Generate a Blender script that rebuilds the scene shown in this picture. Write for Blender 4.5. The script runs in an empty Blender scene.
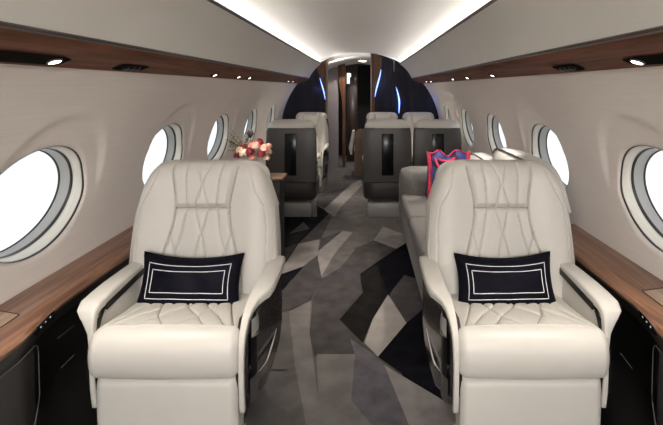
import bpy, math, random
from mathutils import Vector, Matrix
random.seed(7)
PI = math.pi
S = bpy.context.scene
COL = S.collection

# ------------------------------------------------------------------ materials
def nodes(name):
    m = bpy.data.materials.new(name); m.use_nodes = True
    nt = m.node_tree
    return m, nt, nt.nodes['Principled BSDF']

def plain(name, col, rough=.5, metal=0., coat=0., spec=.5, sheen=0.):
    m, nt, b = nodes(name)
    b.inputs['Base Color'].default_value = (*col, 1)
    b.inputs['Roughness'].default_value = rough
    b.inputs['Metallic'].default_value = metal
    b.inputs['Coat Weight'].default_value = coat
    b.inputs['Specular IOR Level'].default_value = spec
    b.inputs['Sheen Weight'].default_value = sheen
    return m

def noisy(name, c1, c2, scale=(1, 1, 1), detail=4, rough=.5, bump=0., bscale=200, coat=0., nscale=5., spec=.5, ramp=(.35, .65), sheen=0., dist=0.):
    m, nt, b = nodes(name)
    N = nt.nodes.new; Lk = nt.links.new
    tc = N('ShaderNodeTexCoord'); mp = N('ShaderNodeMapping'); mp.inputs['Scale'].default_value = scale
    Lk(tc.outputs['Object'], mp.inputs['Vector'])
    n = N('ShaderNodeTexNoise'); n.inputs['Scale'].default_value = nscale; n.inputs['Detail'].default_value = detail
    n.inputs['Distortion'].default_value = dist
    Lk(mp.outputs[0], n.inputs['Vector'])
    r = N('ShaderNodeValToRGB')
    r.color_ramp.elements[0].position = ramp[0]; r.color_ramp.elements[0].color = (*c1, 1)
    r.color_ramp.elements[1].position = ramp[1]; r.color_ramp.elements[1].color = (*c2, 1)
    Lk(n.outputs['Fac'], r.inputs['Fac']); Lk(r.outputs['Color'], b.inputs['Base Color'])
    b.inputs['Roughness'].default_value = rough
    b.inputs['Coat Weight'].default_value = coat
    b.inputs['Coat Roughness'].default_value = .15
    b.inputs['Specular IOR Level'].default_value = spec
    b.inputs['Sheen Weight'].default_value = sheen
    if bump:
        n2 = N('ShaderNodeTexNoise'); n2.inputs['Scale'].default_value = bscale; n2.inputs['Detail'].default_value = 2
        Lk(tc.outputs['Object'], n2.inputs['Vector'])
        bp = N('ShaderNodeBump'); bp.inputs['Strength'].default_value = bump; bp.inputs['Distance'].default_value = .002
        Lk(n2.outputs['Fac'], bp.inputs['Height']); Lk(bp.outputs['Normal'], b.inputs['Normal'])
    return m

def emis(name, col, st):
    m, nt, b = nodes(name)
    b.inputs['Base Color'].default_value = (*col, 1)
    b.inputs['Emission Color'].default_value = (*col, 1)
    b.inputs['Emission Strength'].default_value = st
    return m

M = {}
M['leather'] = noisy('cream_leather', (.615, .588, .538), (.65, .622, .572), rough=.40, bump=.10, bscale=260, nscale=3, spec=.45)
M['leather_seam'] = plain('cream_seam', (.55, .52, .47), .6)
M['wall'] = noisy('wall_fabric', (.775, .718, .672), (.81, .755, .71), scale=(3, 1.5, 42), rough=.72, bump=.1, bscale=90, nscale=3.2, spec=.25, ramp=(.3, .7))
M['panel'] = noisy('overhead_panel', (.73, .71, .655), (.76, .74, .685), rough=.45, nscale=1.5, spec=.35)
M['ceiling'] = plain('ceiling_white', (.84, .815, .78), .6, spec=.3)
M['wood'] = noisy('walnut', (.10, .036, .018), (.22, .088, .048), scale=(14, .9, 14), rough=.55, spec=.2, coat=.0, nscale=2.4, detail=6, dist=.6)
M['wood_ledge'] = noisy('walnut_ledge', (.14, .062, .034), (.33, .17, .10), scale=(16, .8, 16), rough=.36, coat=.18, nscale=2.6, detail=7, dist=.8)
M['wood_light'] = noisy('walnut_leaf', (.30, .19, .125), (.46, .32, .23), scale=(16, .8, 16), rough=.35, coat=.3, nscale=2.6, detail=7, dist=.6)
M['wood_tan'] = noisy('tan_wood', (.16, .095, .055), (.23, .145, .09), scale=(1, 12, 1), rough=.4, coat=.2, nscale=3)
M['wood_post'] = noisy('walnut_post', (.075, .033, .018), (.14, .066, .036), scale=(10, 10, 1), rough=.45, spec=.2, nscale=3)
M['dark_trim'] = plain('dark_trim', (.035, .024, .018), .35, coat=.3)
M['black_leather'] = noisy('black_leather', (.008, .0075, .007), (.015, .014, .013), rough=.42, bump=.1, bscale=180, nscale=4)
M['thread'] = plain('pale_thread', (.07, .066, .06), .6)
M['seam_dark'] = plain('seam_dark', (.20, .175, .145), .7)
M['quilt_thread'] = plain('quilt_thread', (.36, .325, .28), .7)
M['recess'] = plain('dark_recess', (.006, .005, .004), .9, spec=.05)
M['gloss_black'] = plain('gloss_black', (.007, .007, .008), .22, coat=.0, spec=.3)
M['gloss_bronze'] = plain('gloss_bronze', (.045, .040, .037), .16, metal=.6, coat=.5)
M['steel'] = plain('brushed_steel', (.62, .60, .57), .22, metal=1)
M['satin_steel'] = plain('satin_steel', (.50, .485, .46), .3, metal=.35)
M['gunmetal'] = plain('gunmetal', (.13, .125, .12), .35, metal=.6)
M['shell'] = noisy('seat_shell', (.062, .054, .050), (.076, .067, .062), rough=.40, nscale=3)
M['shell_low'] = plain('seat_shell_lower', (.032, .028, .027), .5)
M['base'] = plain('seat_base_grey', (.25, .24, .23), .4)
M['pillow'] = noisy('navy_satin', (.0035, .0035, .007), (.008, .0075, .013), rough=.6, bump=.15, bscale=400, nscale=6, spec=.06)
M['white_cord'] = plain('white_cord', (.85, .85, .87), .6)
M['flange'] = plain('window_flange', (.70, .675, .61), .35, spec=.5)
M['gasket'] = plain('window_gasket', (.02, .022, .022), .4)
M['reveal'] = plain('window_reveal', (.36, .355, .345), .4)
M['carpet'] = None
M['sofa'] = noisy('grey_fabric', (.165, .155, .145), (.195, .183, .172), rough=.85, bump=.2, bscale=320, nscale=60, detail=2, spec=.15, sheen=.1)
M['white_fabric'] = noisy('white_fabric', (.66, .64, .61), (.74, .72, .69), rough=.8, nscale=8, spec=.2)
M['bulkhead'] = noisy('bulkhead_navy', (.018, .017, .022), (.030, .028, .036), scale=(8, 8, .6), rough=.6, nscale=2, spec=.12)
M['grey_wall'] = plain('vestibule_grey', (.24, .21, .215), .5)
M['dark_door'] = noisy('dark_wood_door', (.014, .007, .005), (.03, .014, .009), scale=(8, 8, 1), rough=.3, coat=.3, nscale=3)
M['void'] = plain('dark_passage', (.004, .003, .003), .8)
M['led'] = emis('led_white', (1, .93, .82), 14)
M['led_blue'] = emis('led_blue', (.16, .28, 1), 1.3)
M['lamp'] = emis('lamp_lens', (1, .93, .82), 4)
M['dots'] = emis('switch_dots', (.5, .55, .6), .15)
M['pink'] = noisy('petal_pink', (.85, .38, .32), (.95, .60, .50), nscale=30, rough=.7)
M['peach'] = noisy('petal_peach', (.90, .62, .45), (.97, .78, .66), nscale=30, rough=.7)
M['burgundy'] = noisy('petal_burgundy', (.16, .008, .02), (.32, .02, .04), nscale=30, rough=.7)
M['leaf'] = noisy('leaf_olive', (.08, .075, .03), (.20, .17, .08), nscale=20, rough=.7)
M['leaf_dark'] = plain('leaf_dark', (.03, .022, .018), .6)
M['vase'] = plain('vase_ceramic', (.5, .46, .42), .2, coat=.5)
M['magenta'] = noisy('magenta_trim', (.62, .02, .10), (.85, .06, .12), nscale=25, rough=.6)

# window glass: see-through with a faint reflection
m, nt, b = nodes('window_glass')
nt.nodes.remove(b)
t = nt.nodes.new('ShaderNodeBsdfTransparent'); g = nt.nodes.new('ShaderNodeBsdfGlossy'); mx = nt.nodes.new('ShaderNodeMixShader')
g.inputs['Roughness'].default_value = .02; mx.inputs[0].default_value = .05; t.inputs['Color'].default_value = (.97, .98, .98, 1)
nt.links.new(t.outputs[0], mx.inputs[1]); nt.links.new(g.outputs[0], mx.inputs[2])
nt.links.new(mx.outputs[0], nt.nodes['Material Output'].inputs['Surface'])
M['glass'] = m

# tote bag fabric: patchwork of blues, plum and dark
m, nt, b = nodes('tote_fabric')
tc = nt.nodes.new('ShaderNodeTexCoord'); v = nt.nodes.new('ShaderNodeTexVoronoi'); v.inputs['Scale'].default_value = 15
r = nt.nodes.new('ShaderNodeValToRGB'); r.color_ramp.interpolation = 'CONSTANT'
sep = nt.nodes.new('ShaderNodeSeparateColor')
nt.links.new(tc.outputs['Object'], v.inputs['Vector']); nt.links.new(v.outputs['Color'], sep.inputs[0]); nt.links.new(sep.outputs[0], r.inputs[0])
cr = r.color_ramp; cr.elements[0].position = 0; cr.elements[0].color = (.055, .075, .27, 1); cr.elements[1].position = .3; cr.elements[1].color = (.09, .12, .36, 1)
for p, c in ((.52, (.02, .018, .05, 1)), (.68, (.06, .05, .16, 1)), (.8, (.10, .02, .07, 1)), (.9, (.55, .03, .12, 1))):
    e = cr.elements.new(p); e.color = c
nt.links.new(r.outputs[0], b.inputs['Base Color']); b.inputs['Roughness'].default_value = .6
M['tote'] = m

def carpet(name, c, c2):
    return noisy(name, c, c2, nscale=9, detail=5, rough=.95, bump=.5, bscale=260, spec=.05)
CARP = {
 'B': ((.0035, .0034, .0055), (.007, .0065, .0095)), 'D': ((.008, .007, .0068), (.014, .0125, .012)),
 'M': ((.046, .041, .040), (.066, .060, .059)), 'P': ((.046, .040, .043), (.066, .058, .062)),
 'G': ((.088, .080, .077), (.118, .108, .104)), 'H': ((.128, .117, .111), (.170, .157, .150)),
 'Q': ((.080, .073, .082), (.120, .110, .120)),
 'L': ((.180, .165, .158), (.235, .215, .205)), 'K': ((.270, .242, .228), (.330, .298, .280)),
}
for k, (a, c) in CARP.items(): M['carpet_' + k] = carpet('carpet_' + k, a, c)

# ------------------------------------------------------------------ helpers
class MB:
    def __init__(s): s.v = []; s.f = []; s.mi = []
    def add(s, vs, fs, mi=0):
        o = len(s.v); s.v += [tuple(p) for p in vs]
        s.f += [tuple(i + o for i in f) for f in fs]; s.mi += [mi] * len(fs)
    def grid(s, rows, closed_u=False, closed_v=False, mi=0, flip=False):
        o = len(s.v); n = len(rows[0]); m_ = len(rows)
        for r_ in rows: s.v += [tuple(p) for p in r_]
        for i in range(m_ if closed_v else m_ - 1):
            for j in range(n if closed_u else n - 1):
                a = o + i * n + j; b_ = o + i * n + (j + 1) % n
                c = o + ((i + 1) % m_) * n + (j + 1) % n; d = o + ((i + 1) % m_) * n + j
                s.f.append((a, d, c, b_) if flip else (a, b_, c, d)); s.mi.append(mi)
    def box(s, c, d, mi=0, rz=0, bev=0):
        x, y, z = d[0] / 2, d[1] / 2, d[2] / 2
        b_ = min(bev, x * .95, y * .95, z * .95)
        R = Matrix.Rotation(rz, 3, 'Z')
        if b_ <= 0:
            vs = [(-x, -y, -z), (x, -y, -z), (x, y, -z), (-x, y, -z), (-x, -y, z), (x, -y, z), (x, y, z), (-x, y, z)]
            fs = [(3, 2, 1, 0), (4, 5, 6, 7), (0, 1, 5, 4), (1, 2, 6, 5), (2, 3, 7, 6), (3, 0, 4, 7)]
            s.add([R @ Vector(p) + Vector(c) for p in vs], fs, mi)
        else:
            rows = []
            prof = [(-z, b_), (-z + b_ * .3, b_ * .3), (-z + b_, 0), (z - b_, 0), (z - b_ * .3, b_ * .3), (z, b_)]
            for zz, ins in prof:
                X, Y = x - ins, y - ins; q = b_
                ring = []
                for sx, sy, a0 in ((1, 1, 0), (-1, 1, 90), (-1, -1, 180), (1, -1, 270)):
                    for k in range(4):
                        a = math.radians(a0 + k * 30)
                        ring.append(R @ Vector((sx * (X - q * .8) + q * .8 * math.cos(a), sy * (Y - q * .8) + q * .8 * math.sin(a), zz)) + Vector(c))
                rows.append(ring)
            s.grid(rows, closed_u=True, mi=mi)
            o = len(s.v); n = 16
            s.f.append(tuple(range(o - n, o))); s.mi.append(mi)
            s.f.append(tuple(reversed(range(o - 6 * n, o - 5 * n)))); s.mi.append(mi)
    def loft(s, secs, mi=0, n=20, ex=4., cap=True):
        """secs: (centre, right, up, half_w, half_h)"""
        rows = []
        L_ = list(secs)
        if cap:
            c, r_, u, w, h = L_[0]; d = (Vector(L_[1][0]) - Vector(c)); d = d.normalized() * min(w, h) * .35
            L_ = [(Vector(c) - d, r_, u, w * .55, h * .55), (Vector(c) - d * .6, r_, u, w * .85, h * .85)] + L_
            c, r_, u, w, h = L_[-1]; d = (Vector(c) - Vector(L_[-2][0])).normalized() * min(w, h) * .35
            L_ += [(Vector(c) + d * .6, r_, u, w * .85, h * .85), (Vector(c) + d, r_, u, w * .55, h * .55)]
        for c, r_, u, w, h in L_:
            ring = []
            for k in range(n):
                a = 2 * PI * k / n; ca, sa = math.cos(a), math.sin(a)
                q = (abs(ca) ** ex + abs(sa) ** ex) ** (-1 / ex)
                ring.append(Vector(c) + Vector(r_) * (w * ca * q) + Vector(u) * (h * sa * q))
            rows.append(ring)
        s.grid(rows, closed_u=True, mi=mi)
        o = len(s.v)
        s.f.append(tuple(range(o - n, o))); s.mi.append(mi)
        s.f.append(tuple(reversed(range(o - len(L_) * n, o - len(L_) * n + n)))); s.mi.append(mi)
    def tube(s, pts, r, n=8, mi=0, closed=False):
        pts = [Vector(p) for p in pts]; rows = []
        for i, p in enumerate(pts):
            if closed: d = pts[(i + 1) % len(pts)] - pts[i - 1]
            else: d = pts[min(i + 1, len(pts) - 1)] - pts[max(i - 1, 0)]
            d = d.normalized() if d.length > 1e-9 else Vector((0, 0, 1))
            a = Vector((0, 0, 1)) if abs(d.z) < .9 else Vector((1, 0, 0))
            u = d.cross(a).normalized(); w = u.cross(d)
            rr = r(i / (len(pts) - 1)) if callable(r) else r
            rows.append([p + (u * math.cos(2 * PI * k / n) + w * math.sin(2 * PI * k / n)) * rr for k in range(n)])
        s.grid(rows, closed_u=True, closed_v=closed, mi=mi)
        if not closed:
            o = len(s.v)
            s.f.append(tuple(range(o - n, o))); s.mi.append(mi)
            s.f.append(tuple(reversed(range(o - len(rows) * n, o - len(rows) * n + n)))); s.mi.append(mi)
    def lathe(s, prof, c, n=24, mi=0):
        s.grid([[(c[0] + r_ * math.cos(2 * PI * k / n), c[1] + r_ * math.sin(2 * PI * k / n), c[2] + z) for k in range(n)] for r_, z in prof], closed_u=True, mi=mi)
    def prism(s, pts, axis, a, b_, mi=0):
        """extrude a 2D outline between a and b_ along an axis"""
        def P(p, t):
            return (t, p[0], p[1]) if axis == 'x' else (p[0], t, p[1]) if axis == 'y' else (p[0], p[1], t)
        n = len(pts)
        s.add([P(p, a) for p in pts] + [P(p, b_) for p in pts],
              [tuple(range(n))[::-1], tuple(range(n, 2 * n))] + [(i, (i + 1) % n, n + (i + 1) % n, n + i) for i in range(n)], mi)
    def build(s, name, mats, parent=None, smooth=True, mirror=False, angle=40):
        me = bpy.data.meshes.new(name)
        vs = [(-p[0], p[1], p[2]) for p in s.v] if mirror else s.v
        fs = [f[::-1] for f in s.f] if mirror else s.f
        me.from_pydata(vs, [], fs)
        mats = mats if isinstance(mats, (list, tuple)) else [mats]
        for mm in mats: me.materials.append(M[mm] if isinstance(mm, str) else mm)
        if len(mats) > 1: me.polygons.foreach_set('material_index', s.mi)
        if smooth:
            me.polygons.foreach_set('use_smooth', [True] * len(me.polygons))
            try: me.set_sharp_from_angle(angle=math.radians(angle))
            except Exception: pass
        me.validate(); me.update()
        o = bpy.data.objects.new(name, me); COL.objects.link(o)
        if parent: o.parent = parent
        return o

def tag(o, label=None, cat=None, group=None, kind=None):
    if label: o['label'] = label
    if cat: o['category'] = cat
    if group: o['group'] = group
    if kind: o['kind'] = kind
    return o
def thing(name, label, cat, loc=(0, 0, 0), rz=0, group=None):
    o = bpy.data.objects.new(name, None); COL.objects.link(o)
    o.location = loc; o.rotation_euler = (0, 0, rz); o.empty_display_size = .1
    return tag(o, label, cat, group)
def copy_tree(o, parent=None):
    c = o.copy(); COL.objects.link(c)
    if parent: c.parent = parent
    for ch in list(o.children): copy_tree(ch, c)
    return c
def struct(o): o['kind'] = 'structure'; return o
def sm(t): t = max(0., min(1., t)); return t * t * (3 - 2 * t)
def lerp(a, b_, t): return a + (b_ - a) * t
def seg_dist(px, py, line):
    d = 9
    for (ax, ay), (bx, by) in zip(line, line[1:]):
        dx, dy = bx - ax, by - ay; L2 = dx * dx + dy * dy
        t = max(0, min(1, ((px - ax) * dx + (py - ay) * dy) / L2)) if L2 else 0
        q = math.hypot(px - ax - dx * t, py - ay - dy * t)
        if q < d: d = q
    return d

# ------------------------------------------------------------------ camera
cam = bpy.data.cameras.new('camera'); co = bpy.data.objects.new('camera', cam); COL.objects.link(co)
co.location = (.045, 0, 1.4); co.rotation_euler = (math.radians(90), 0, 0)
cam.sensor_width = 36; cam.lens = 430 / 663 * 36
cam.shift_x = -32 / 663; cam.shift_y = -124.5 / 663; cam.clip_start = .05
S.camera = co
COVE, WASH, BLUE, READ, SKY, EXPO, FILL = 3.4, 38, .15, 7, .33, 1.96, 48
# ------------------------------------------------------------------ cabin shell
RW, ZC = 1.17, .75                 # the fuselage lining is a circle arc
AFT, FORE = 6.30, -2.60
def wx(z): return math.sqrt(max(.01, RW * RW - (z - ZC) ** 2))
ZTOP = 1.492
WIN_L = [-2.43, -1.43, -.43, .58, 1.59, 2.60, 3.57, 4.575, 5.555]
WIN_R = [-2.43, -1.43, -.43, .60, 1.605, 2.59, 3.60, 4.60, 5.58]
WZ, WA, WB = .981, .262, .203

def pocket(y, z, yc):
    """shallow scoop in the lining around a window, deepest above it"""
    r = math.hypot((y - yc - .05) / .31, (z - 1.02) / .285)
    return .016 * sm((1.0 - r) / .10) * sm((z - .93) / .14)

def wall(side, wins):
    mb = MB()
    def P(y, z, yc, extra=0):
        return (side * (wx(z) + pocket(y, z, yc) + extra), y, z)
    zlo = .45
    bounds = [FORE] + [(a + b_) / 2 for a, b_ in zip(wins, wins[1:])] + [AFT + .02]
    bounds[0] = FORE; wl = wins
    for i, yc in enumerate(wl):
        y0, y1 = bounds[i], bounds[i + 1]
        if i == 0: y0 = FORE - .4
        nz, ny = 24, 20
        per = [(y1, lerp(zlo, ZTOP, k / nz)) for k in range(nz)] + [(lerp(y1, y0, k / ny), ZTOP) for k in range(ny)] \
            + [(y0, lerp(ZTOP, zlo, k / nz)) for k in range(nz)] + [(lerp(y0, y1, k / ny), zlo) for k in range(ny)]
        rows = []; T = 26
        for k in range(T + 1):
            t = (k / T) ** 1.25; ring = []
            for (py, pz) in per:
                a = math.atan2((pz - WZ) / WB, (py - yc) / WA)
                ey, ez = yc + WA * math.cos(a), WZ + WB * math.sin(a)
                y, z = lerp(ey, py, t), lerp(ez, pz, t)
                ring.append(P(y, z, yc, .010 * (1 - sm(k / 2.0)) if k < 2 else 0))
            rows.append(ring)
        mb.grid(rows, closed_u=True, flip=side > 0)
    # below the windows
    rows = [[(side * wx(zz), y, zz) for y in (FORE - .4, AFT + .02)] for zz in [lerp(-.02, zlo, k / 10) for k in range(11)]]
    mb.grid(rows, flip=side < 0)
    return struct(mb.build('wall_left' if side < 0 else 'wall_right', 'wall', angle=60))
wall(-1, WIN_L); wall(1, WIN_R)

phi = math.asin((WZ - ZC) / RW)
def window(idx, side, yc):
    N = 72
    nrm = Vector((side * math.cos(phi), 0, math.sin(phi)))
    def ring(depth, sc):
        out = []
        for k in range(N):
            a = 2 * PI * k / N
            y, z = yc + WA * math.cos(a), WZ + WB * math.sin(a)
            p0 = Vector((side * (wx(z) + pocket(y, z, yc) + .010), y, z))
            cen = Vector((side * (wx(WZ) + .01), yc, WZ))
            # flatten towards a plane as it goes deeper
            q = p0 - cen; off = q.dot(nrm); fl = min(1, depth / .06)
            q = q - nrm * off * fl
            out.append(cen + q * sc + Vector((side * depth, 0, 0)))
        return out
    root = thing('window_%d' % idx, None, None); struct(root)
    def part(name, prof, mat):
        mb = MB(); mb.grid([ring(d, s_) for d, s_ in prof], closed_u=True, flip=side > 0); return mb.build(name, mat, root, angle=50)
    part('outer_gasket', [(-.003, 1.0), (.006, .995), (.006, .985)], 'gasket')
    part('window_flange', [(.004, .99), (.004, .975), (.010, .965), (.024, .962), (.026, .958), (.030, .962), (.042, .955), (.044, .945)], 'flange')
    part('inner_gasket', [(.042, .948), (.046, .935), (.054, .935)], 'gasket')
    part('window_reveal', [(.052, .94), (.096, .935), (.100, .93)], 'reveal')
    part('glass_gasket', [(.096, .937), (.098, .920), (.103, .920)], 'gasket')
    mb = MB(); rg = ring(.101, .935); mb.add(rg, [tuple(range(N))]); mb.build('pane', 'glass', root, smooth=False)
n = 1
for yc in WIN_L[1:]: window(n, -1, yc); n += 1
for yc in WIN_R[1:]: window(n, 1, yc); n += 1

# floor with the large-scale carpet pattern
FL = [
    ('M', [(-0.55,5.59), (-0.16,6.15), (-0.41,4.99), (-0.54,5.22)]),
    ('L', [(-0.16,6.15), (-0.00,6.61), (0.03,6.20), (-0.22,5.06), (-0.27,4.67), (-0.41,4.96)]),
    ('G', [(0.03,6.20), (0.06,5.29), (0.15,5.16), (0.14,4.67), (-0.27,4.67), (-0.22,5.06)]),
    ('B', [(-1.01,4.67), (-0.46,4.67), (-0.51,5.12), (-0.42,4.97), (-0.31,4.69), (-0.51,3.88), (-0.54,3.83), (-0.58,3.23), (-0.69,3.23)]),
    ('D', [(-0.67,4.12), (-0.49,4.27), (-0.55,3.86), (-0.65,3.75)]),
    ('M', [(-0.67,4.12), (-0.58,4.49), (-0.49,4.27)]),
    ('M', [(-0.65,3.75), (-0.55,3.86), (-0.58,3.48), (-0.65,3.39)]),
    ('M', [(-0.34,4.78), (-0.30,4.63), (-0.34,4.06), (-0.35,3.97), (-0.54,3.86)]),
    ('L', [(-0.54,3.86), (-0.36,3.97), (-0.34,3.60), (-0.43,3.37), (-0.58,3.22), (-0.58,3.39)]),
    ('B', [(-0.58,3.22), (-0.42,3.37), (-0.51,2.98), (-0.55,2.88), (-0.60,2.98), (-0.64,3.19)]),
    ('G', [(-0.30,4.63), (-0.18,4.67), (0.14,4.55), (-0.16,4.19), (-0.35,3.99)]),
    ('M', [(-0.35,3.99), (-0.16,4.20), (-0.34,3.69), (-0.34,3.60)]),
    ('L', [(-0.34,3.60), (-0.34,3.69), (-0.16,4.20), (-0.06,4.16), (-0.20,3.62), (-0.27,3.17)]),
    ('G', [(-0.06,4.16), (0.14,4.56), (0.24,4.34), (0.14,3.94), (-0.02,3.75), (-0.13,3.35), (-0.26,3.15), (-0.20,3.62)]),
    ('M', [(-0.34,3.58), (-0.26,3.15), (-0.29,2.98), (-0.52,2.88), (-0.51,2.98), (-0.42,3.37)]),
    ('L', [(0.24,4.34), (0.47,4.06), (0.45,3.91), (0.33,3.73), (0.14,3.94)]),
    ('M', [(0.14,3.94), (0.33,3.73), (0.02,3.23), (-0.13,3.35), (-0.02,3.75)]),
    ('P', [(-0.26,3.15), (-0.13,3.35), (0.02,3.23), (0.04,2.91), (-0.26,2.91), (-0.29,2.98)]),
    ('B', [(0.45,3.91), (0.33,3.73), (0.02,3.23), (0.03,2.98), (0.21,2.88), (0.51,2.88), (0.63,3.62)]),
    ('D', [(0.02,3.23), (0.15,3.39), (0.20,2.98), (0.21,2.90), (0.03,2.93)]),
    ('P', [(0.35,3.21), (0.48,3.11), (0.50,2.98), (0.44,2.75), (0.30,2.55), (0.22,2.90), (0.25,2.98)]),
    ('M', [(-0.52,2.90), (-0.48,3.13), (-0.26,3.13), (-0.30,2.82), (-0.48,2.65), (-0.54,2.64), (-0.56,2.75)]),
    ('G', [(-0.58,2.62), (-0.42,2.69), (-0.29,2.13), (-0.46,2.13)]),
    ('H', [(-0.42,2.68), (-0.30,2.82), (-0.26,2.42), (-0.21,2.13), (-0.29,2.13)]),
    ('M', [(-0.26,3.13), (-0.21,2.96), (-0.09,2.59), (0.04,2.34), (0.10,2.26), (-0.01,2.22), (-0.21,2.24), (-0.26,2.42), (-0.29,2.83)]),
    ('M', [(-0.21,2.96), (-0.25,3.13), (0.03,3.06), (0.04,2.93), (-0.10,2.62)]),
    ('D', [(0.04,2.93), (0.03,3.21), (0.18,3.17), (0.21,2.90), (0.10,2.59), (0.04,2.35), (-0.10,2.59)]),
    ('B', [(0.18,3.17), (0.33,3.17), (0.21,2.90)]),
    ('K', [(0.21,2.90), (0.30,2.55), (0.12,2.23), (0.05,2.35), (0.10,2.59)]),
    ('B', [(0.30,2.55), (0.51,2.83), (0.43,1.97), (0.32,1.81), (0.23,2.10), (0.12,2.23)]),
    ('H', [(-0.20,2.25), (0.01,2.25), (-0.01,1.92), (0.08,1.80), (0.12,1.71), (-0.12,1.71), (-0.16,1.94)]),
    ('Q', [(-0.00,2.25), (-0.03,2.39), (0.12,2.23), (0.15,2.16), (0.23,1.79), (0.25,1.69), (0.12,1.71), (-0.01,1.92)]),
    ('L', [(0.15,2.16), (0.45,1.87), (0.53,1.81), (0.50,1.69), (0.25,1.69), (0.23,1.79)]),
    ('H', [(-0.36,2.44), (-0.26,2.44), (-0.16,1.94), (-0.12,1.71), (-0.18,1.71), (-0.30,2.15)]),
    ('G', [(-0.54,1.88), (-0.30,2.16), (-0.21,1.84), (-0.17,1.69), (-0.48,1.69)]),

]
EXTRA = [('M', [(-1.0, -2.6), (1.0, -2.6), (1.0, 1.75), (-1.0, 1.75)]), ('D', [(-.9, -.4), (.2, -1.2), (.6, .2), (-.3, .5)]), ('L', [(-.2, .4), (.5, .1), (.4, 1.3), (.0, 1.5)]),
         ('B', [(-.9, .3), (-.35, .6), (-.4, 1.5), (-.9, 1.6)]), ('L', [(-.5, -2.5), (.4, -2.1), (.1, -1.2), (-.6, -1.4)])]
mb = MB(); order = sorted(CARP); 
mb.add([(-1.05, FORE - .3, 0), (1.05, FORE - .3, 0), (1.05, 9.2, 0), (-1.05, 9.2, 0)], [(0, 1, 2, 3)], order.index('G'))
for k, (c, pts) in enumerate(EXTRA + FL):
    zz = .0002 * (k + 1)
    mb.add([(x, y, zz) for x, y in pts], [tuple(range(len(pts)))], order.index(c))
fl = mb.build('floor', ['carpet_' + c for c in order], smooth=False); struct(fl)
for p in fl.data.polygons:
    if p.normal.z < 0: p.flip()

# ceiling arc, overhead panels, wood rails
mb = MB(); rows = []
def cz(x): return 1.915 - .115 * (abs(x) / .62) ** 2.1
for y in (FORE - .3, 0, 2, 4, AFT + .02):
    rows.append([(x, y, cz(x)) for x in [lerp(-.655, .655, k / 40) for k in range(41)]])
mb.grid(rows, flip=True); struct(mb.build('ceiling', 'ceiling'))
tn = 1
for sd in (-1, 1):
    def strip(name, prof, mat, y0=FORE - .3, y1=AFT, closed=False, ang=40):
        mb = MB(); ys = [lerp(y0, y1, k / 6) for k in range(7)]
        mb.grid([[(sd * x, y, z) for x, z in prof] for y in ys], closed_u=closed, flip=sd < 0)
        return struct(mb.build(name, mat, angle=ang))
    # overhead bin panel, gently bowed
    prof = []
    for k in range(13):
        t = k / 12; prof.append((lerp(.752, .578, t) + .014 * math.sin(PI * t), lerp(1.545, 1.752, t) + .010 * math.sin(PI * t)))
    strip('trim_%d' % tn, prof, 'panel'); tn += 1
    # walnut rail under it
    prof = [(.757, 1.536), (.770, 1.520), (.80, 1.506), (.85, 1.488), (.895, 1.470), (.906, 1.464), (.909, 1.468), (.906, 1.474)]
    strip('trim_%d' % tn, prof, 'wood'); tn += 1
    # dark line between rail and panel, dark lip on top of the panel
    strip('trim_%d' % tn, [(.749, 1.547), (.744, 1.543), (.746, 1.536), (.758, 1.533), (.765, 1.54)], 'dark_trim'); tn += 1
    strip('trim_%d' % tn, [(.580, 1.750), (.571, 1.750), (.567, 1.758), (.571, 1.764), (.584, 1.767), (.590, 1.762)], 'dark_trim'); tn += 1
    # closing faces behind the light gaps (cove floor and the shelf over the rail)
    strip('trim_%d' % tn, [(.586, 1.764), (.64, 1.722), (.70, 1.722), (.70, 1.80), (.655, 1.81)], 'ceiling'); tn += 1
    strip('trim_%d' % tn, [(.90, 1.474), (.90, 1.502), (.96, 1.502)], 'ceiling'); tn += 1

def rail_z(x): # height of the rail's lower face
    P_ = [(.757, 1.536), (.770, 1.520), (.80, 1.506), (.85, 1.488), (.895, 1.470)]
    for (a, za), (b_, zb) in zip(P_, P_[1:]):
        if x <= b_: return lerp(za, zb, (x - a) / (b_ - a))
    return 1.47
# LED strips (real lamps): cove above the panels, wall-wash under the rails
def area(name, loc, rot, sx, sy, power, col=(1, .93, .84), spread=180):
    l = bpy.data.lights.new(name, 'AREA'); l.shape = 'RECTANGLE'; l.size = sx; l.size_y = sy; l.energy = power; l.color = col; l.spread = math.radians(spread)
    o = bpy.data.objects.new(name, l); COL.objects.link(o); o.location = loc; o.rotation_euler = rot
    return o
R0 = math.radians
YM, YL = (AFT + FORE) / 2, AFT - FORE - .1
for sd in (-1, 1):
    # local -Z emits; aim up and inward
    area('cove_light', (sd * .668, YM, 1.738), (0, math.radians(180 - sd * 60), 0), .03, YL, COVE, (1, .96, .91), 80)
    area('wall_wash_light', (sd * .925, YM, 1.494), (0, math.radians(-sd * 12), 0), .012, YL, WASH, (1, .96, .91))

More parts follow.
